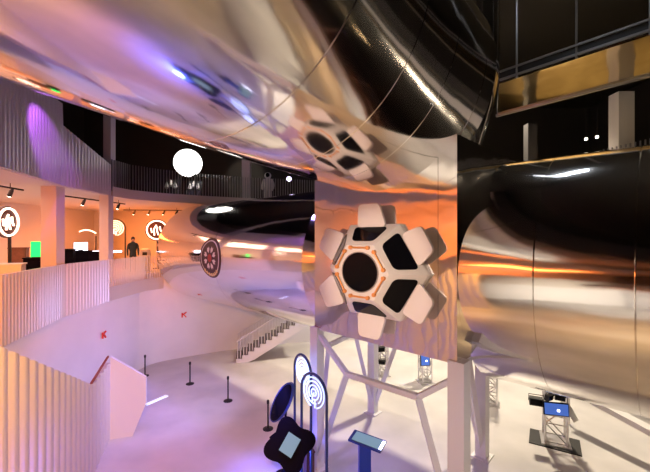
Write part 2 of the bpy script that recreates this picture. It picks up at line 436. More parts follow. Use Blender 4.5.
for k in range(7):
    a = -PI/2+(k-3)*.24; e = Vector((math.cos(a), math.sin(a))); f = Vector((-e.y, e.x))
    pl = [e*.60+f*.05, e*.60-f*.05, e*.73-f*.06, e*.73+f*.06]
    tube_patch([(p.x, -p.y*-1) for p in pl], .026, 'badge_mark', 'patchyellow', badge)

# ================================================================== CUPOLA
# base centre measured at pixel (378,270)
cb = Vector((0,0,0)) + Vector((1.25, 8.5, 5.6)); dn = NF-.005-(cb.x*N2.x+cb.y*N2.y); cb += Vector((N2.x*dn, N2.y*dn, 0))
ax = Vector((-N2.x, -N2.y, 0)); ux = Vector((A2.x, A2.y, 0)); uz = Vector((0,0,1))
CU = thing('cupola', 'pale seven-window observation cupola with open shutters on the mirrored panel', 'cupola', cb)
def cp(u, v, h): return cb + ux*u*1.08 + uz*v*.96 + ax*h
def hexr(R, k): a = PI/3*k; return R*math.cos(a), R*math.sin(a)
R0, R1, H0, H1 = 1.27, .76, .14, .60
mb = MB(); rings = []
for R, h in ((R0+.02,0),(R0+.02,.10),(R0,H0),(R1,H1),(R1-.05,H1+.04)): rings.append([cp(*hexr(R,k),h) for k in range(6)])
V = [q for r in rings for q in r]; Fc = [(i*6+k, i*6+(k+1) % 6, (i+1)*6+(k+1) % 6, (i+1)*6+k) for i in range(4) for k in range(6)]
Fc += [tuple(range(24,30)), tuple(reversed(range(6)))]
mb.add(V, Fc).build('cupola_body', 'cup', CU)
def rounded(poly, r, n=5):
    out = []; N = len(poly)
    for i in range(N):
        p, a, b = Vector(poly[i]), Vector(poly[i-1]), Vector(poly[(i+1) % N])
        da, db = (a-p), (b-p); ra = min(r, da.length*.45); rb = min(r, db.length*.45)
        s_, e_ = p+da.normalized()*ra, p+db.normalized()*rb
        for k in range(n+1):
            t_ = k/n; out.append((1-t_)**2*s_+2*t_*(1-t_)*p+t_*t_*e_)
    return [(q.x, q.y) for q in out]
def plate(poly, origin, e1, e2, e3, thick):
    Mx = Matrix(((e1.x,e2.x,e3.x,origin.x),(e1.y,e2.y,e3.y,origin.y),(e1.z,e2.z,e3.z,origin.z),(0,0,0,1)))
    return MB().prism(poly, thick, Mx)
for k in range(6):
    (u0,v0),(u1,v1) = hexr(R0,k), hexr(R0,k+1); (a0,b0),(a1,b1) = hexr(R1,k), hexr(R1,k+1)
    m0 = cp((u0+u1)/2,(v0+v1)/2,H0); m1 = cp((a0+a1)/2,(b0+b1)/2,H1)
    e1 = (cp(u1,v1,H0)-cp(u0,v0,H0)).normalized(); e2 = (m1-m0); L = e2.length; e2.normalize(); e3 = e1.cross(e2)
    if e3.dot(ax) < 0: e3 = -e3
    wb = R0*.5; wt = R1*.5
    def half(f): return wb+(wt-wb)*f
    fb, ft = .14, .88
    poly = rounded([(-half(fb)+.13, L*fb), (half(fb)-.13, L*fb), (half(ft)-.11, L*ft), (-half(ft)+.11, L*ft)], .12)
    w = plate(poly, m0+e3*.004, e1, e2, e3, .014).build('side_window', 'glass_dark', CU)
    # open shutter folded outwards from the base edge
    am = PI/3*(k+.5); rad = ux*math.cos(am)+uz*math.sin(am); tan = ux*-math.sin(am)+uz*math.cos(am)
    tilt = .20; e2s = (rad*math.cos(tilt)+ax*math.sin(tilt)).normalized(); e3s = tan.cross(e2s)
    if e3s.dot(ax) < 0: e3s = -e3s
    org = cb + (ux*math.cos(am)*1.10+uz*math.sin(am)*.95)*(R0*.866-.03) + ax*.16
    poly = rounded([(-.40,0),(.40,0),(.29,.53),(-.29,.53)], .11)
    sh = plate(poly, org, tan, e2s, e3s, .06).build('shutter', 'shutter', CU)
    MB().bar(org-tan*.28-e3s*.03, org+tan*.28-e3s*.03, .05).build('hinge', 'ring_grey', sh)
    # copper handrail bar along each edge of the front face
    (c0,d0),(c1,d1) = hexr(R1*.86,k), hexr(R1*.86,k+1)
    p, q = Vector((c0,d0)), Vector((c1,d1)); p, q = p.lerp(q,.16), q.lerp(p,.16)
    hr = MB(); hr.tube([cp(p.x,p.y,H1+.075), cp(q.x,q.y,H1+.075)], .022, 8)
    hr.build('handrail', 'copper', CU)
    for r in (p, q): MB().tube([cp(r.x,r.y,H1+.02), cp(r.x,r.y,H1+.10)], .045, 10).build('handrail_mount', 'copper', CU)
n = 48
mb = MB(); V = []
for k in range(n):
    c, s_ = math.cos(2*PI*k/n), math.sin(2*PI*k/n); V += [cp(.47*c,.47*s_,H1+.03), cp(.47*c,.47*s_,H1+.06), cp(.45*c,.45*s_,H1+.06), cp(.45*c,.45*s_,H1+.03)]
mb.add(V, [(4*k+j, 4*((k+1) % n)+j, 4*((k+1) % n)+(j+1) % 4, 4*k+(j+1) % 4) for k in range(n) for j in range(4)], True).build('window_ring', 'ring_grey', CU)
mb = MB(); V = [cp(.455*math.cos(2*PI*k/n), .455*math.sin(2*PI*k/n), H1+.048) for k in range(n)]
mb.add(V+[cp(0,0,H1+.055)], [(k, (k+1) % n, n) for k in range(n)], True).build('round_window', 'glass_dark', CU)

# ================================================================== STAIRS, NEAR LEFT
S0, S1, S2 = Vector((-4.0,3.6)), Vector((-6.19,9.65)), Vector((-6.75,11.35))
t = thing('stair', 'ribbed pale staircase with a solid parapet at the lower left foreground', 'staircase', (S1.x,S1.y,0))
def rtop(q, p):
    Lr = (p.xy-S0).length; L1 = (S1-S0).length
    return max(2.42, 5.62+(2.42-5.62)*min(1, Lr/L1))
ribbed([(S0.x,S0.y),(S1.x,S1.y),(S2.x,S2.y)], 0, lambda q, p: rtop(q, p), .09, .06, .12).build('ribbed_parapet', 'rib', t)
def cap(pts, w, h, name, m):
    mb = MB()
    for a, b in zip(pts, pts[1:]): mb.bar(a, b, w, h)
    return mb.build(name, m, t)
nrm = Vector((-(S1-S0).y, (S1-S0).x)).normalized()*.06
cap([(S1.x+nrm.x,S1.y+nrm.y,2.45),(S2.x+nrm.x,S2.y+nrm.y,2.62)], .05, .05, 'red_cap', 'capred')
E1 = Vector((-5.78,11.66))
d = (E1-S2).normalized(); nn_ = Vector((-d.y, d.x))*.12
def q3(p, z): return Vector((p.x, p.y, z))
mb = MB()
poly_f = [(S2,0),(S2.lerp(E1,.62),0),(E1,1.0),(E1,1.84),(S2,2.60)]
n_ = len(poly_f); V = [q3(p,z) for p, z in poly_f]+[q3(p+nn_,z) for p, z in poly_f]
mb.add(V, [tuple(range(n_)), tuple(reversed(range(n_,2*n_)))]+[(i,(i+1) % n_,n_+(i+1) % n_,n_+i) for i in range(n_)]).build('end_parapet', 'white', t)
# flight behind the parapet
mb = MB(); ds_ = (S1-S0).normalized(); sdv = Vector((-ds_.y, ds_.x)); L1 = (S1-S0).length; ns = 18
for i in range(ns):
    a = S0+ds_*(L1*i/ns); b = S0+ds_*(L1*(i+1)/ns); z = 4.5-(4.5-1.35)*(i+.5)/ns
    mb.hexa([q3(a+sdv*.13,z-.35), q3(b+sdv*.13,z-.35), q3(b+sdv*1.5,z-.35), q3(a+sdv*1.5,z-.35), q3(a+sdv*.13,z), q3(b+sdv*.13,z), q3(b+sdv*1.5,z), q3(a+sdv*1.5,z)])
mb.build('steps', 'concrete', t)
MB().hexa([q3(S1+sdv*.13,1.05),q3(S2+sdv*.13,1.05),q3(S2+sdv*1.5,1.05),q3(S1+sdv*1.5,1.05),q3(S1+sdv*.13,1.35),q3(S2+sdv*.13,1.35),q3(S2+sdv*1.5,1.35),q3(S1+sdv*1.5,1.35)]).build('landing', 'concrete', t)

# ================================================================== BACK STAIRS
t = thing('stair', 'white stair with dark treads and slat balustrade under the left tube', 'staircase', (-4.6,18.6,0))
b0 = fl(236,363); bx = Vector((1, .22)).normalized(); ns = 14; run, rise = .30, .172
def bs3(i, dp, z): p = b0.xy+bx*(run*i)+Vector((-bx.y,bx.x))*dp; return Vector((p.x,p.y,z))
mbs, mbt = MB(), MB()
for i in range(ns):
    z0 = max(0, rise*(i-1)-.25); z1 = rise*(i+1)
    mbt.hexa([bs3(i,.10,z1-.04),bs3(i+1.05,.10,z1-.04),bs3(i+1.05,1.45,z1-.04),bs3(i,1.45,z1-.04),bs3(i,.10,z1),bs3(i+1.05,.10,z1),bs3(i+1.05,1.45,z1),bs3(i,1.45,z1)])
    mbt.hexa([bs3(i,.10,rise*i),bs3(i+.1,.10,rise*i),bs3(i+.1,1.45,rise*i),bs3(i,1.45,rise*i),bs3(i,.10,z1),bs3(i+.1,.10,z1),bs3(i+.1,1.45,z1),bs3(i,1.45,z1)])
    for dp in (0, 1.46):
        zb0, zb1 = max(0, rise*(i)-.42), max(0, rise*(i+1)-.42)
        mbs.hexa([bs3(i,dp,zb0),bs3(i+1,dp,zb1),bs3(i+1,dp+.09,zb1),bs3(i,dp+.09,zb0),bs3(i,dp,z1),bs3(i+1,dp,z1+.0),bs3(i+1,dp+.09,z1),bs3(i,dp+.09,z1)])
mbt.build('treads', 'tread', t); mbs.build('stringer', 'white', t)
for dp in (.04, 1.5):
    for i in range(ns*2):
        z = rise*(i/2+1); MB().box(bs3(i/2+.25,dp,z+.42), (.032,.032,.9)).build('baluster', 'ribw', t)
    MB().bar(bs3(0,dp,rise+.88), bs3(ns,dp,rise*(ns+1)+.85), .05).build('stair_handrail', 'ribw', t)

# ================================================================== STANCHIONS
base = None
for (px, py), lb in zip(((145,377),(190,385),(228,402),(268,430)),
    ('black queue stanchion nearest the white stair parapet', 'black queue stanchion standing in front of the white curved wall', 'black queue stanchion in front of the foot of the far stair', 'black queue stanchion beside the tilted dark oval panel')):
    p = fl(px, py-1)
    if base is None:
        base = thing('stanchion', lb, 'stanchion', p, 'black stanchions on the hall floor', 0, True)
        MB().lathe([(.17,0),(.17,.02),(.06,.045),(.03,.05)], n=24).build('foot', 'black', base)
        MB().lathe([(.028,.04),(.028,.86)], n=14).build('pole', 'black', base)
        MB().lathe([(.04,.84),(.045,.87),(.045,.94),(.02,.97)], n=16).build('head', 'black', base)
    else: dup(base, p, 0, lb)

# ================================================================== ARCHED NEON SIGNS
def arch_sign(label, loc, rz, w, h, neon, frame, sc=1., group=None, legs=True):
    t = thing('arched_neon_sign', label, 'sign', loc, group, rz, True)
    r = w/2; zc = h-r
    pts = [(-r,0,0.02)] + [(r*math.cos(PI-PI*k/20), 0, zc+r*math.sin(PI-PI*k/20)) for k in range(21)] + [(r,0,.02)]
    MB().tube(pts, .035*sc, 8).build('arch_frame', frame, t)
    for sx in (-r, r): MB().lathe([(.10,0),(.10,.02),(.04,.03)], (sx,0,0), 20).build('foot', frame, t)
    rr = r-.09*sc
    for i, fr in enumerate((1.0,.74,.48,.24)):
        R = rr*fr; g = (.55,.35,.6,.5)[i]; off = (-PI/2,-PI/2+.5,-PI/2-.4,-PI/2+.3)[i]
        arc = [(R*math.cos(off+g/2+(2*PI-g)*k/28), 0, zc+R*math.sin(off+g/2+(2*PI-g)*k/28)) for k in range(29)]
        MB().tube(arc, .017*sc, 8).build('neon_ring', neon, t)
    for x, z0, z1 in ((0.09*r,-1.0,-.5),(-.12*r,-.72,-.25),(0,-.25,.0)):
        MB().tube([(x,0,zc+rr*z0),(x,0,zc+rr*z1)], .017*sc, 8).build('neon_bar', neon, t)
    return t
arch_sign('front blue-white neon labyrinth sign in a blue arch, nearest the post', (-.28,8.95,0), -.80, .92, 2.98, 'neonblue', 'blueframe')
arch_sign('rear blue-white neon labyrinth sign, behind the front blue arch', (-.60,9.65,0), -.98, .86, 3.22, 'neonblue', 'blueframe')

# ------------------------------------------------------------------ lobed kiosk
def lobed(R, lobes=4, d=.16, n=64, ph=0): return [((R*(1-d+d*math.cos(lobes*(2*PI*k/n)+ph)))*math.cos(2*PI*k/n), (R*(1-d+d*math.cos(lobes*(2*PI*k/n)+ph)))*math.sin(2*PI*k/n)) for k in range(n)]
def basis(origin, facing, roll=0):
    e3 = Vector(facing).normalized(); e1 = Vector((0,0,1)).cross(e3).normalized(); e2 = e3.cross(e1)
    a = e1*math.cos(roll)+e2*math.sin(roll); b = -e1*math.sin(roll)+e2*math.cos(roll)
    return Vector(origin), a, b, e3
c = at(290,445,8.7)
t = thing('lobed_kiosk', 'black cloud-shaped kiosk panel with a tilted pale screen, in front of the neon arches', 'kiosk', (c.x,c.y+.25,0))
o, a, b, e3 = basis(c, (.05,-.85,.55), .2)
plate(lobed(.63,4,.15), o, a, b, e3, .07).build('panel', 'black_soft', t)
o2, a2, b2, _ = basis(c+e3*.085, (.05,-.85,.55), -.55)
plate([(-.17,-.22),(.17,-.22),(.17,.22),(-.17,.22)], o2, a2, b2, e3, .012).build('screen', 'screen', t)
MB().tube([o-e3*.05, o-e3*.25+Vector((0,0,-.3)), Vector((c.x-.05,c.y+.25,.05))], .06, 10).build('stem', 'black_soft', t)
MB().lathe([(.26,0),(.26,.04),(.1,.06)], (c.x-.05,c.y+.25,0), 32).build('base', 'black_soft', t)
c = at(283,402,9.5)
t = thing('oval_panel_stand', 'tilted dark blue oval panel on curved arms, left of the neon arches', 'panel', (c.x,c.y,0))
o, a, b, e3 = basis(c, (-.60,-.78,.10), -.5)
n = 48
plate([(.24*math.cos(2*PI*k/n), .64*math.sin(2*PI*k/n)) for k in range(n)], o, a, b, e3, .07).build('panel', 'blueframe', t)
plate([(.20*math.cos(2*PI*k/n), .59*math.sin(2*PI*k/n)) for k in range(n)], o+e3*.07, a, b, e3, .012).build('panel_face', 'glass_dark', t)
q = Vector((c.x+.02,c.y+.12,0))
MB().tube([o-e3*.02, o-e3*.12+Vector((0,0,-.2)), q+Vector((0,0,1.1)), q+Vector((0,0,.03))], .03, 8).build('pole', 'black_soft', t)
arm = [Vector((q.x-.35+.85*k/16, q.y-.15-.4*k/16, .95+.42*math.sin(PI*(.12+.8*k/16)))) for k in range(17)]
MB().tube(arm, .03, 8).build('curved_arm', 'black_soft', t)
MB().lathe([(.28,0),(.28,.03),(.06,.05)], (q.x,q.y,0), 28).build('base', 'black_soft', t)
p = Vector((-.43,9.62,0))
t = thing('stool', 'brown wooden block stool beside the black cloud-shaped kiosk', 'stool', (p.x,p.y,0))
MB().box((p.x,p.y,.36), (.22,.26,.62), .4).build('block', 'wood', t)
MB().box((p.x,p.y,.69), (.25,.29,.04), .4).build('seat', 'wood', t)
MB().box((p.x,p.y,.025), (.2,.24,.05), .4).build('plinth', 'black', t)

# touch screen lectern
c = at(367,441,9.2)
t = thing('touchscreen_lectern', 'blue lectern with a tilted glowing touchscreen under the sculpture', 'lectern', (c.x-.05,c.y,0))
MB().box((c.x-.06,c.y+.02,(c.z-.08)/2), (.30,.16,c.z-.08), .12).build('column', 'bluecol', t)
MB().box((c.x-.06,c.y+.02,.02), (.5,.4,.04), .12).build('base', 'black', t)
Rm = Matrix.Rotation(-.62,3,'Z') @ Matrix.Rotation(.30,3,'X')
MB().box(c, (.92,.36,.06), M_=Rm).build('tray', 'blueframe', t)
MB().box(c+Rm @ Vector((0,0,.037)), (.74,.28,.014), M_=Rm).build('screen', 'screen', t)
MB().box(c+Rm @ Vector((.43,0,.036)), (.07,.26,.02), M_=Rm).build('lit_end', 'screenwhite', t)

# ================================================================== TRUSS TOWERS
def truss(label, loc, rz, w, h, pad=None):
    t = thing('truss_tower', label, 'truss', loc, 'aluminium truss towers on the bright floor', rz, True)
    for sx in (-1,1):
        for sy in (-1,1): MB().tube([(sx*w/2,sy*w/2,.04),(sx*w/2,sy*w/2,h)], .034, 8).build('chord', 'alu', t)
    nb = int(h/(w*.95))
    for f in range(4):
        mb = MB()
        for i in range(nb):
            z0, z1 = .08+(h-.15)*i/nb, .08+(h-.15)*(i+1)/nb; s0 = -1 if i % 2 else 1
            pt = lambda s_, z: ((s_*w/2, -w/2, z), (w/2, s_*w/2, z), (s_*w/2, w/2, z), (-w/2, s_*w/2, z))[f]
            mb.tube([pt(s0,z0), pt(-s0,z1)], .02, 6); mb.tube([pt(-1,z0), pt(1,z0)], .02, 6)
        mb.build('lattice', 'alu', t)
    MB().box((0,0,.02), (w+.2,w+.2,.04)).build('base_plate', 'alu', t)
    return t
p1 = fl(555,442); p1.y += .0
truss('largest aluminium truss tower, on the black floor mat at lower right', (p1.x,p1.y,.03), -.45, .58, 3.0)
mt = MB().box((p1.x-.02,p1.y-.0,.015), (1.35,.95,.03), -.55).build('floor_mat', 'black'); tag(mt, 'black floor mat under the largest truss tower', 'mat')
q = fl(492,404); truss('aluminium truss tower just right of the blue-lit white post', (q.x,q.y,0), -.5, .34, 3.0)
q3_ = fl(425,382); truss('aluminium truss tower with a blue banner, seen between the white braces', (q3_.x,q3_.y,0), .2, .42, 2.6)
q4 = fl(381,375); truss('farthest truss tower, hung with black lamps behind the second post', (q4.x+.1,q4.y,0), .1, .36, 2.6)
# things hung on the trusses
def monitor(name, label, c, w, h, rz, m, dot=False):
    t = thing(name, label, 'screen', c)
    R_ = Matrix.Rotation(rz,3,'Z') @ Matrix.Rotation(-.12,3,'X')
    MB().box(c, (w+.05,.06,h+.05), M_=R_).build('casing', 'black_soft', t)
    MB().box(c+R_ @ Vector((0,-.035,0)), (w,.012,h), M_=R_).build('display', m, t)
    if dot:
        MB().box(c+R_ @ Vector((.05,-.045,-.03)), (.07,.01,.06), M_=R_).build('bright_spot', 'screenwhite', t)
    MB().tube([c+R_ @ Vector((0,.02,0)), c+R_ @ Vector((0,.18,0))], .03, 8).build('bracket', 'black', t)
    return t
d1 = Vector((p1.x,p1.y,0))
monitor('monitor', 'blue monitor fixed to the front of the largest truss tower', at(556,409,p1.y-.5), .62, .32, -.25, 'screenblue', True)
monitor('banner_screen', 'blue banner screen near the top of the truss between the braces', at(425,360,q3_.y-.46), .36, .42, .1, 'screenblue', True)
def flood(label, c, rz, s=1.):
    t = thing('floodlight', label, 'lamp', c, 'black floodlights on the truss towers')
    R_ = Matrix.Rotation(rz,3,'Z') @ Matrix.Rotation(.2,3,'X')
    MB().box(c, (.36*s,.16*s,.24*s), M_=R_).build('housing', 'black', t)
    MB().box(c+R_ @ Vector((0,-.085*s,0)), (.30*s,.012,.18*s), M_=R_).build('lens', 'glass_dark', t)
    MB().tube([c+R_ @ Vector((-.2*s,0,0)), c+R_ @ Vector((-.2*s,.03,.2*s)), c+R_ @ Vector((.2*s,.03,.2*s)), c+R_ @ Vector((.2*s,0,0))], .012, 6).build('yoke', 'black', t)
flood('black floodlight sticking out left of the largest truss tower', at(536,401,p1.y-.12), -.4, 1.0)
flood('black floodlight above the blue monitor, left side', at(549,397,p1.y-.5), .5, .75)
flood('black floodlight above the blue monitor, right side', at(560,397,p1.y-.5), -.5, .75)
flood('black floodlight on the farthest truss, upper one', at(381,349,q4.y-.42), .3, .9)
flood('black floodlight on the farthest truss, lower one', at(382,362,q4.y-.42), -.3, .8)
c = at(572,414,p1.y-.45)
t = thing('sign_board', 'small white tilted board on the right of the largest truss tower', 'sign', c)
R_ = Matrix.Rotation(.5,3,'Z') @ Matrix.Rotation(-.6,3,'X')
MB().box(c, (.26,.02,.42), M_=R_).build('board', 'white', t)
MB().tube([c, c+Vector((-.3,.05,-.1))], .015, 6).build('arm', 'alu', t)

# low parapet of the right-hand ramp
a, b = at(572,389,12.2), at(690,452,9.3)
t = thing('guard_rail', 'thick pale guard rail beam on posts under the right tube', 'railing', (a.x,a.y,0))
dv = (b-a).normalized(); a = a-dv*.2
MB().bar(a, b, .32, .16).build('beam', 'post', t)
for k in (.02,.97):
    p = a.lerp(b, k); MB().box((p.x,p.y,(p.z-.05)/2), (.08,.08,p.z-.05)).build('rail_post', 'post', t)

# glowing pale strip on the floor and wall marks
a, b = fl(146,405), fl(167,396)
tag(MB().bar((a.x,a.y,.012), (b.x,b.y,.012), .16, .022).build('light_strip', 'led'), 'glowing pale strip set on the floor beside the white stair parapet', 'light')
def mark(c, label, nrm, k=1.):
    e3 = Vector(nrm).normalized(); e1 = Vector((0,0,1)).cross(e3).normalized(); e2 = Vector((0,0,1))
    mb = MB()
    e1 = e1*k; e2 = e2*k
    mb.bar(c+e1*-.12-e2*.16, c+e1*-.12+e2*.16, .05); mb.bar(c-e1*.12, c+e1*.16+e2*.17, .05); mb.bar(c-e1*.02+e2*.04, c+e1*.14-e2*.17, .05)
    tag(mb.build('wall_mark', 'red'), label, 'sign', None)
mark(Vector((-8.93, 14.6, EYE-99/F*14.6)), 'small red mark on the white wall below the lower gallery parapet', (1,0,0), .75)
mark(Vector((-7.42, 19.0, EYE-79/F*19.0)), 'small red mark on the white wall beneath the left tube', (.55,-.8,0), .75)

# ================================================================== LOWER GALLERY CONTENT
def disc_sign(label, c, R, base_z, rz):
    t = thing('round_neon_sign', label, 'sign', (c.x,c.y,base_z))
    Mx = Matrix.Translation(c) @ Matrix.Rotation(rz,4,'Z') @ Matrix.Rotation(PI/2,4,'X')
    n = 40
    MB().prism([(R*1.18*math.cos(2*PI*k/n), R*1.18*math.sin(2*PI*k/n)) for k in range(n)], -.08, Mx).build('disc', 'patch', t)
    def P(u, v): return Mx @ Vector((u, v, .03))
    MB().tube([P(R*math.cos(2*PI*k/36), R*math.sin(2*PI*k/36)) for k in range(36)], .04*R/.5, 8, True).build('neon_rim', 'neonwarm', t)
    for pts in (((-.25,-.6),(-.3,.1),(-.05,.55)), ((.05,.35),(.0,-.1),(.15,-.55)), ((.3,.4),(.35,0),(.5,-.25)), ((-.6,.2),(-.5,-.3))):
        MB().tube([P(u*R, v*R) for u, v in pts], .035*R/.5, 8).build('neon_stroke', 'neonwarm', t)
    MB().tube([c+Vector((0,.06,-R)), Vector((c.x,c.y+.06,base_z))], .05, 8).build('pole', 'black', t)
    MB().lathe([(.3,0),(.3,.03),(.05,.05)], (c.x,c.y+.06,base_z), 24).build('foot', 'black', t)
GF = 4.55
disc_sign('large round white neon sign at the far left of the lower gallery', at(8,222,12.2), .46, GF, 1.72)
disc_sign('round white neon sign partly hidden by the end of the left tube', at(157,230,20.5), .52, GF, .4)
c = at(115,229,20.0)
arch_sign('arched white neon sign half hidden behind the slim gallery column', (c.x,c.y,GF), .45, 1.0, c.z-GF+.55, 'neonwarm', 'black')
# green screen on a dark cabinet
def cab(name, label, x, y, w, d_, h, rz, m, cat, extra=None):
    t = thing(name, label, cat, (x,y,GF), None, rz, True)
    MB().box((0,0,h/2), (w,d_,h)).build('carcass', m, t)
    MB().box((0,0,h+.02), (w+.06,d_+.06,.04)).build('top', m, t)
    MB().box((0,-d_/2-.012,h*.5), (w*.86,.02,h*.82)).build('door', m, t)
    if extra: extra(t, w, d_, h)
    return t
def green(t, w, d_, h):
    MB().box((0,-.05,h+.34), (.34,.06,.60)).build('green_display', 'green', t)
    MB().box((0,0,h+.05), (.3,.2,.03)).build('display_foot', 'black', t)
p = at(37,250,13.8); cab('display_cabinet', 'dark cabinet carrying an upright green glowing screen left of the wide column', p.x, p.y, .7, .5, p.z-GF-.32, .4, 'black_soft', 'cabinet', green)
p = at(19,262,14.6); cab('display_cabinet', 'tall dark brown cabinet between the round neon sign and the green screen', p.x, p.y, .55, .5, 1.35, .5, 'wood', 'cabinet')
p = at(5,268,11.2); cab('display_table', 'white display table under the large round neon sign', p.x, p.y, .9, .6, .95, .5, 'white', 'table')
def scr(t, w, d_, h):
    MB().box((0,-.02,h+.22), (.52,.05,.36)).build('screen', 'screenwhite', t)
    MB().box((0,.03,h+.05), (.2,.2,.06)).build('stand', 'black', t)
p = at(81,258,16.6); cab('screen_counter', 'dark counter with a bright blue-white screen right of the wide column', p.x, p.y, .8, .5, 1.15, .4, 'black_soft', 'counter', scr)
p = at(69,262,15.6); cab('display_cabinet', 'small dark cabinet right beside the wide column', p.x, p.y, .4, .4, 1.25, .4, 'black_soft', 'cabinet')
p = at(96,262,16.6); cab('display_cabinet', 'small dark cabinet right of the blue-white screen', p.x, p.y, .4, .4, 1.1, .4, 'black_soft', 'cabinet')
c = at(103,252,19); t = thing('light_bar', 'horizontal cool white light bar behind the lower gallery counter', 'light', (c.x,c.y,GF))
MB().bar(c+Vector((-.8,0,0)), c+Vector((.8,.3,.02)), .10).build('tube_light', 'screenwhite', t)
MB().tube([c, (c.x,c.y,GF)], .03, 6).build('pole', 'black', t)
MB().lathe([(.25,0),(.25,.03),(.04,.05)], (c.x,c.y,GF), 20).build('foot', 'black', t)
c = at(88,236,21); t = thing('arc_lamp', 'thin curved white arc lamp above the blue-white screen', 'lamp', (c.x,c.y,GF))
MB().tube([c+Vector((-.5+.08*k, 0, .35*math.sin(PI*(.25+.05*k)))) for k in range(13)], .035, 8).build('arc_tube', 'neonwarm', t)
MB().tube([c+Vector((.46,0,.0)), (c.x+.46,c.y,GF)], .03, 6).build('pole', 'black', t)
MB().lathe([(.25,0),(.25,.03),(.04,.05)], (c.x+.46,c.y,GF), 20).build('foot', 'black', t)
p = at(148,258,18.9); t = thing('waste_bin', 'white rounded bin with a dark opening behind the slat railing', 'bin', (p.x-.3,p.y+.3,GF), None, .4, True)
MB().lathe([(.26,0),(.28,.1),(.28,.95),(.24,1.12),(.12,1.2)], n=28).build('body', 'white', t)
MB().box((0,-.27,.92), (.22,.05,.16)).build('opening', 'black', t)
# ceiling tracks with small spotlights
k = 0
for (x0,y0,x1,y1), lb in (((-9.6,6.5,-10.2,12.2),'dark lighting track over the near part of the lower gallery'), ((-10.2,13,-9.7,17.5),'dark lighting track over the middle of the lower gallery'), ((-12,21.5,-8.6,21.8),'dark lighting track in front of the orange end wall')):
    t = thing('lighting_track', lb, 'lamp', (x0,y0,8.1))
    MB().bar((x0,y0,7.95), (x1,y1,7.95), .05).build('rail', 'black', t)
    for f in (.1,.9): MB().tube([(x0+(x1-x0)*f,y0+(y1-y0)*f,7.95),(x0+(x1-x0)*f,y0+(y1-y0)*f,8.1)], .012, 6).build('rod', 'black', t)
    for f in (.2,.45,.7,.92):
        x, y = x0+(x1-x0)*f, y0+(y1-y0)*f
        h = MB().tube([(x,y,7.93),(x-.05,y,7.86),(x-.14,y+.02,7.70)], [.03,.06,.07], 10).build('spot_head', 'black', t)
        MB().tube([(x-.14,y+.02,7.70),(x-.147,y+.021,7.69)], .055, 10).build('lens', 'lens', h)
# visitor
def skin(name, m, verts, edges, radii, parent, sub=2):
    me = bpy.data.meshes.new(name); me.from_pydata(verts, edges, []); o = bpy.data.objects.new(name, me); COL.objects.link(o)
    md = o.modifiers.new('Skin', 'SKIN'); sv = me.skin_vertices[0].data if me.skin_vertices else None
    if sv is None:
        bm = bmesh.new(); bm.from_mesh(me); bm.verts.layers.skin.verify(); bm.to_mesh(me); bm.free(); sv = me.skin_vertices[0].data
    for i, r in enumerate(radii): sv[i].radius = (r, r) if not isinstance(r, tuple) else r
    sv[0].use_root = True
    ss = o.modifiers.new('Subsurf', 'SUBSURF'); ss.levels = sub; ss.render_levels = sub
    me.materials.append(M[m]); 
    if parent: o.parent = parent
    return o
p = at(133,250,18.6)
PS = thing('person', 'person in a dark jacket with a backpack standing behind the slat railing', 'person', (p.x,p.y,GF), None, .5, True)
BV = [(0,0,.95),(0,0,1.12),(0,0,1.32),(0,-.01,1.46),(0,-.01,1.55),(0,-.03,1.66),(0,-.03,1.74),
      (.19,0,1.42),(.25,-.02,1.15),(.24,-.14,.93),(.24,-.18,.85),(-.19,0,1.42),(-.25,-.02,1.15),(-.24,-.14,.93),(-.24,-.18,.85),
      (.09,0,.88),(.10,-.02,.48),(.10,.02,.09),(.10,-.14,.05),(-.09,0,.88),(-.10,-.02,.48),(-.10,.02,.09),(-.10,-.14,.05)]
BE = [(0,1),(1,2),(2,3),(3,4),(4,5),(5,6),(3,7),(7,8),(8,9),(9,10),(3,11),(11,12),(12,13),(13,14),(0,15),(15,16),(16,17),(17,18),(0,19),(19,20),(20,21),(21,22)]
BRD = [(.16,.12),(.15,.11),(.18,.12),(.10,.09),(.055,.055),(.085,.095),(.06,.07),.07,.05,.04,.03,.07,.05,.04,.03,.085,.06,.045,.035,.085,.06,.045,.035]
skin('body', 'cloth', BV, BE, BRD, PS)
MB().sphere((0,-.025,1.70), .112, 18, 12, (.85,1,1.1)).build('hair', 'hair', PS)
MB().sphere((0,-.075,1.66), .085, 18, 12, (.85,.8,1.15)).build('face', 'skin', PS)
bp_ = MB().sphere((0,.20,1.22), .22, 20, 14, (.85,.6,1.15)).build('backpack', 'black_soft', PS)

# ================================================================== UPPER GALLERY CONTENT
UF = 8.35
c = at(188,163,20.3); R = .76
t = thing('moon_globe', 'big glowing white globe on a dark stand behind the upper railing', 'globe', (c.x,c.y,UF))
MB().sphere(c, R, 48, 28).build('globe', 'moon', t)
for sx in (-.42,.42): MB().bar((c.x+sx,c.y,UF), (c.x+sx,c.y,c.z-R*.78), .09).build('leg', 'black', t)
MB().bar((c.x-.5,c.y,c.z-R*.92), (c.x+.5,c.y,c.z-R*.92), .09).build('crossbar', 'black', t)
MB().box((c.x,c.y,UF+.03), (1.2,.6,.06)).build('base', 'black', t)
MB().box((c.x,c.y-.22,UF+.09), (1.0,.08,.05)).build('purple_lamp', 'purplelens', t)
def case(label, px, py, Y, w, h, mcol):
    p = at(px, py, Y); t = thing('display_case', label, 'display case', (p.x,p.y,UF))
    MB().box((p.x,p.y,UF+.35), (w,.5,.7)).build('plinth', 'dark', t)
    MB().box((p.x,p.y+.2,UF+.7+h/2), (w,.04,h)).build('back_panel', mcol, t)
    for i in range(3):
        q = (p.x-w*.3+w*.3*i, p.y, UF+.75+.12*(i % 2)); MB().lathe([(.05,0),(.12,.08),(.10,.2),(.04,.34),(.02,.4)], q, 14).build('model', 'suit', t)
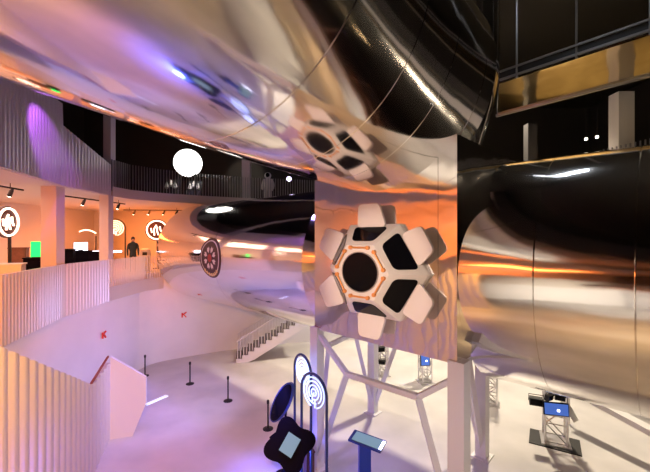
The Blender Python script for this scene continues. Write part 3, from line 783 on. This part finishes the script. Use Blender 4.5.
case('low lit case of small models left of the globe stand', 171, 182, 20.6, .8, .6, 'dark')
case('low lit case of small models right under the globe', 194, 184, 21.2, .8, .6, 'dark')
# spacesuit
p = at(268,190,22.0)
t = thing('spacesuit', 'pale spacesuit standing upright behind the upper back railing', 'spacesuit', (p.x,p.y,UF), None, 0, True)
skin('suit_body', 'suit', [(v[0]*1.25, v[1], v[2]) if i > 6 else v for i, v in enumerate(BV)], BE,
     [(.24,.20),(.24,.20),(.26,.2),(.16,.15),(.12,.12),(.14,.14),(.1,.1),.12,.10,.09,.08,.12,.10,.09,.08,.14,.12,.11,.09,.14,.12,.11,.09], t)
MB().sphere((0,-.03,1.72), .20, 20, 14).build('helmet', 'suit', t)
MB().sphere((0,-.10,1.73), .155, 20, 14).build('visor', 'glass_dark', t)
MB().box((0,.28,1.2), (.5,.25,.7)).build('life_support_pack', 'suit', t)
p = at(289,179,22.4); t = thing('bulb_lamp', 'small bright violet-white bulb lamp right of the spacesuit', 'lamp', (p.x,p.y,UF))
MB().sphere(p, .15, 18, 12).build('bulb', mat('violet_bulb', (.8,.7,1), .4, emit=(.75,.6,1.), es=7), t)
MB().tube([(p.x,p.y,UF),(p.x,p.y,p.z-.12)], .025, 8).build('pole', 'black', t)
MB().lathe([(.2,0),(.2,.03),(.03,.05)], (p.x,p.y,UF), 20).build('foot', 'black', t)
# dim lamps on the upper right
for (px, py, Y), lb in (((586,139,19),'small white lamp over the right upper gallery, left of a pair'), ((597,137,19),'small white lamp over the right upper gallery, right of a pair')):
    p = at(px, py, Y); t = thing('pendant_lamp', lb, 'lamp', p, 'small lamps over the right upper gallery')
    MB().sphere(p, .07, 14, 10).build('bulb', 'lens', t)
    MB().tube([(p.x,p.y,p.z+.06),(p.x,p.y,17)], .012, 6).build('cord', 'black', t)

# ================================================================== LIGHTS
def spot(name, loc, tgt, power, col, ang=60, rad=.2, blend=.6):
    L = bpy.data.lights.new(name, 'SPOT'); L.energy = power; L.color = col; L.spot_size = math.radians(ang); L.spot_blend = blend; L.shadow_soft_size = rad
    o = bpy.data.objects.new(name, L); COL.objects.link(o); o.location = loc
    o.rotation_euler = (Vector(tgt)-Vector(loc)).to_track_quat('-Z','Y').to_euler(); return o
def area(name, loc, tgt, power, col, sx, sy):
    L = bpy.data.lights.new(name, 'AREA'); L.energy = power; L.color = col; L.shape = 'RECTANGLE'; L.size = sx; L.size_y = sy
    o = bpy.data.objects.new(name, L); COL.objects.link(o); o.location = loc
    o.rotation_euler = (Vector(tgt)-Vector(loc)).to_track_quat('-Z','Y').to_euler(); return o
WARM = (1,.84,.62); ORG = (1,.30,.08); PUR = (.42,.30,1.); LAV = (.62,.55,1.)
# hall: warm white on the right, lavender on the left and centre
spot('hall_spot', (9,19,15.5), (6.5,15,0), 16000, WARM, 80, .5)
spot('hall_spot', (12,8,16), (9,9,0), 12000, WARM, 80, .5)
spot('hall_spot', (6,0,16), (6,1.5,0), 5000, (1,.70,.36), 55, .5)
spot('hall_spot', (1.5,-1.2,7.2), (-.6,1.2,0), 2000, (1,.60,.24), 60, .2)  # added below the overhead tube; gilds the floor mirrored in the right tube
spot('hall_spot', (1,18,16), (3.5,19,0), 3200, WARM, 60, .5)
spot('violet_spot', (-2.5,15,16), (-3.0,13.5,0), 3600, (.34,.17,1.), 55, .7)
spot('violet_spot', (-5.0,8.5,15.5), (-3.0,12,0), 2400, PUR, 50, .7)
spot('violet_spot', (1.6,10.2,3.3), (1.6,10.2,0), 160, PUR, 120, .3, 1.)  # added under the node without a fixture; tints the floor there violet
spot('wall_spot', (-.6,12.2,3.3), (-9,14.5,1.3), 2000, (.44,.42,1.), 85, .3, 1.)  # added under the node without a fixture; lavender wash for the left wall
spot('wall_spot', (2.0,12.6,3.3), (-5.5,20.5,1.2), 1000, (.46,.42,1.), 70, .3, 1.)  # added fill without a fixture; lavender wash for the curved back wall
spot('wall_spot', (3,-2,3.6), (-8.2,-3,1.6), 7000, (1,.88,.70), 56, .3, 1.)  # added out of view; brightens the wall band mirrored in the right tube
spot('wall_spot', (-6.9,4.5,3.0), (-8.2,7,1.4), 130, (1,.84,.78), 110, .2, 1.)  # added behind the stair; whitens the wall mirrored in the front panel
spot('brace_spot', (2.6,.6,5.0), (1.4,8,1.9), 650, (.92,.84,1.), 48, .3, 1.)  # added out of view in front; brightens the posts and braces
# galleries
area('gallery_light', (-11.6,21.5,7.9), (-11.6,22.5,4.5), 800, (1,.24,.04), 4, 5)
area('gallery_light', (-12.5,14,7.9), (-12.5,14,4.5), 300, (1,.58,.44), 5, 6)
area('gallery_light', (-12,4,7.9), (-13,3,4.5), 620, (1,.24,.05), 5, 5)
area('gallery_light', (-12,-3,7.9), (-12,-3,4.5), 800, (1,.24,.05), 5, 6)
spot('parapet_spot', (-4.2,1.0,6.6), (-8.6,11,5.5), 3800, (1,.14,.03), 34, .1, 1.)  # added out of view; orange wash along the lower parapet
spot('parapet_spot', (-7.2,7.0,6.9), (-8.8,16.5,5.4), 260, (1,.34,.12), 40, .1, 1.)  # second added orange wash, for the far end of the parapet
spot('stair_spot', (-1.0,1.0,6.8), (-5.5,7.6,2.2), 3800, (1,.42,.09), 75, .15)
spot('purple_spot', (-7.2,9.9,10.6), (-8.6,11.0,9.4), 320, (.5,.12,1.), 50, .05)
spot('globe_spot', (-6.5,22,14), (-6.6,29.8,11.2), 900, WARM, 26, .1)
spot('timber_spot', (15,21,16.5), (15,20.5,8.3), 2200, (1,.74,.36), 60, .3)  # added to gild the upper floor that the bridge soffit mirrors
def hit_dir(px, py):
    s_, an = ray_tube(px, py, RT); p = sn(s_, NC+RT*math.cos(an), ZC+RT*math.sin(an)); nv = Vector((N2.x*math.cos(an), N2.y*math.cos(an), math.sin(an)))
    d = (p-Vector((0,0,EYE))).normalized(); return p, d-2*d.dot(nv)*nv
hp, hd = hit_dir(540, 180); hq = hp+hd*((16.3-hp.z)/hd.z)
L = area('cool_strip_light', hq, hp, 260, (.80,.88,1.), 4.5, .12)
pl = bpy.data.lights.new('neon_glow', 'POINT'); pl.energy = 130; pl.color = (.06,.11,1.); pl.shadow_soft_size = .1  # added point light, stands in for the blue glow around the exhibit
o = bpy.data.objects.new('neon_glow', pl); COL.objects.link(o); o.location = (-1.3,9.1,.35)
spot('neon_spot', (-1.25,9.2,2.9), (-1.2,9.25,0), 420, (.05,.10,1.), 75, .15, .8)  # added blue fill without a fixture; pool of neon glow on the floor
spot('cupola_spot', (-3.2,1.5,6.9), (1.1,8.0,5.5), 1900, (1,.80,.66), 26, .15)  # added out of view; brightens the cupola alone

w = bpy.data.worlds.new('World'); scene.world = w; w.use_nodes = True
w.node_tree.nodes['Background'].inputs['Color'].default_value = (.02,.018,.03,1)
w.node_tree.nodes['Background'].inputs['Strength'].default_value = .5

cam = bpy.data.cameras.new('Camera'); co = bpy.data.objects.new('Camera', cam); COL.objects.link(co)
cam.sensor_width = 36; cam.lens = F/650*36; cam.clip_end = 200; cam.clip_start = .05
co.location = (0,0,EYE); co.rotation_euler = (PI/2,0,0); scene.camera = co
vs = scene.view_settings; scene.display_settings.display_device = 'sRGB'
vs.view_transform = 'Standard'; vs.look = 'None'; vs.gamma = 1; vs.use_curve_mapping = False; vs.exposure = 0
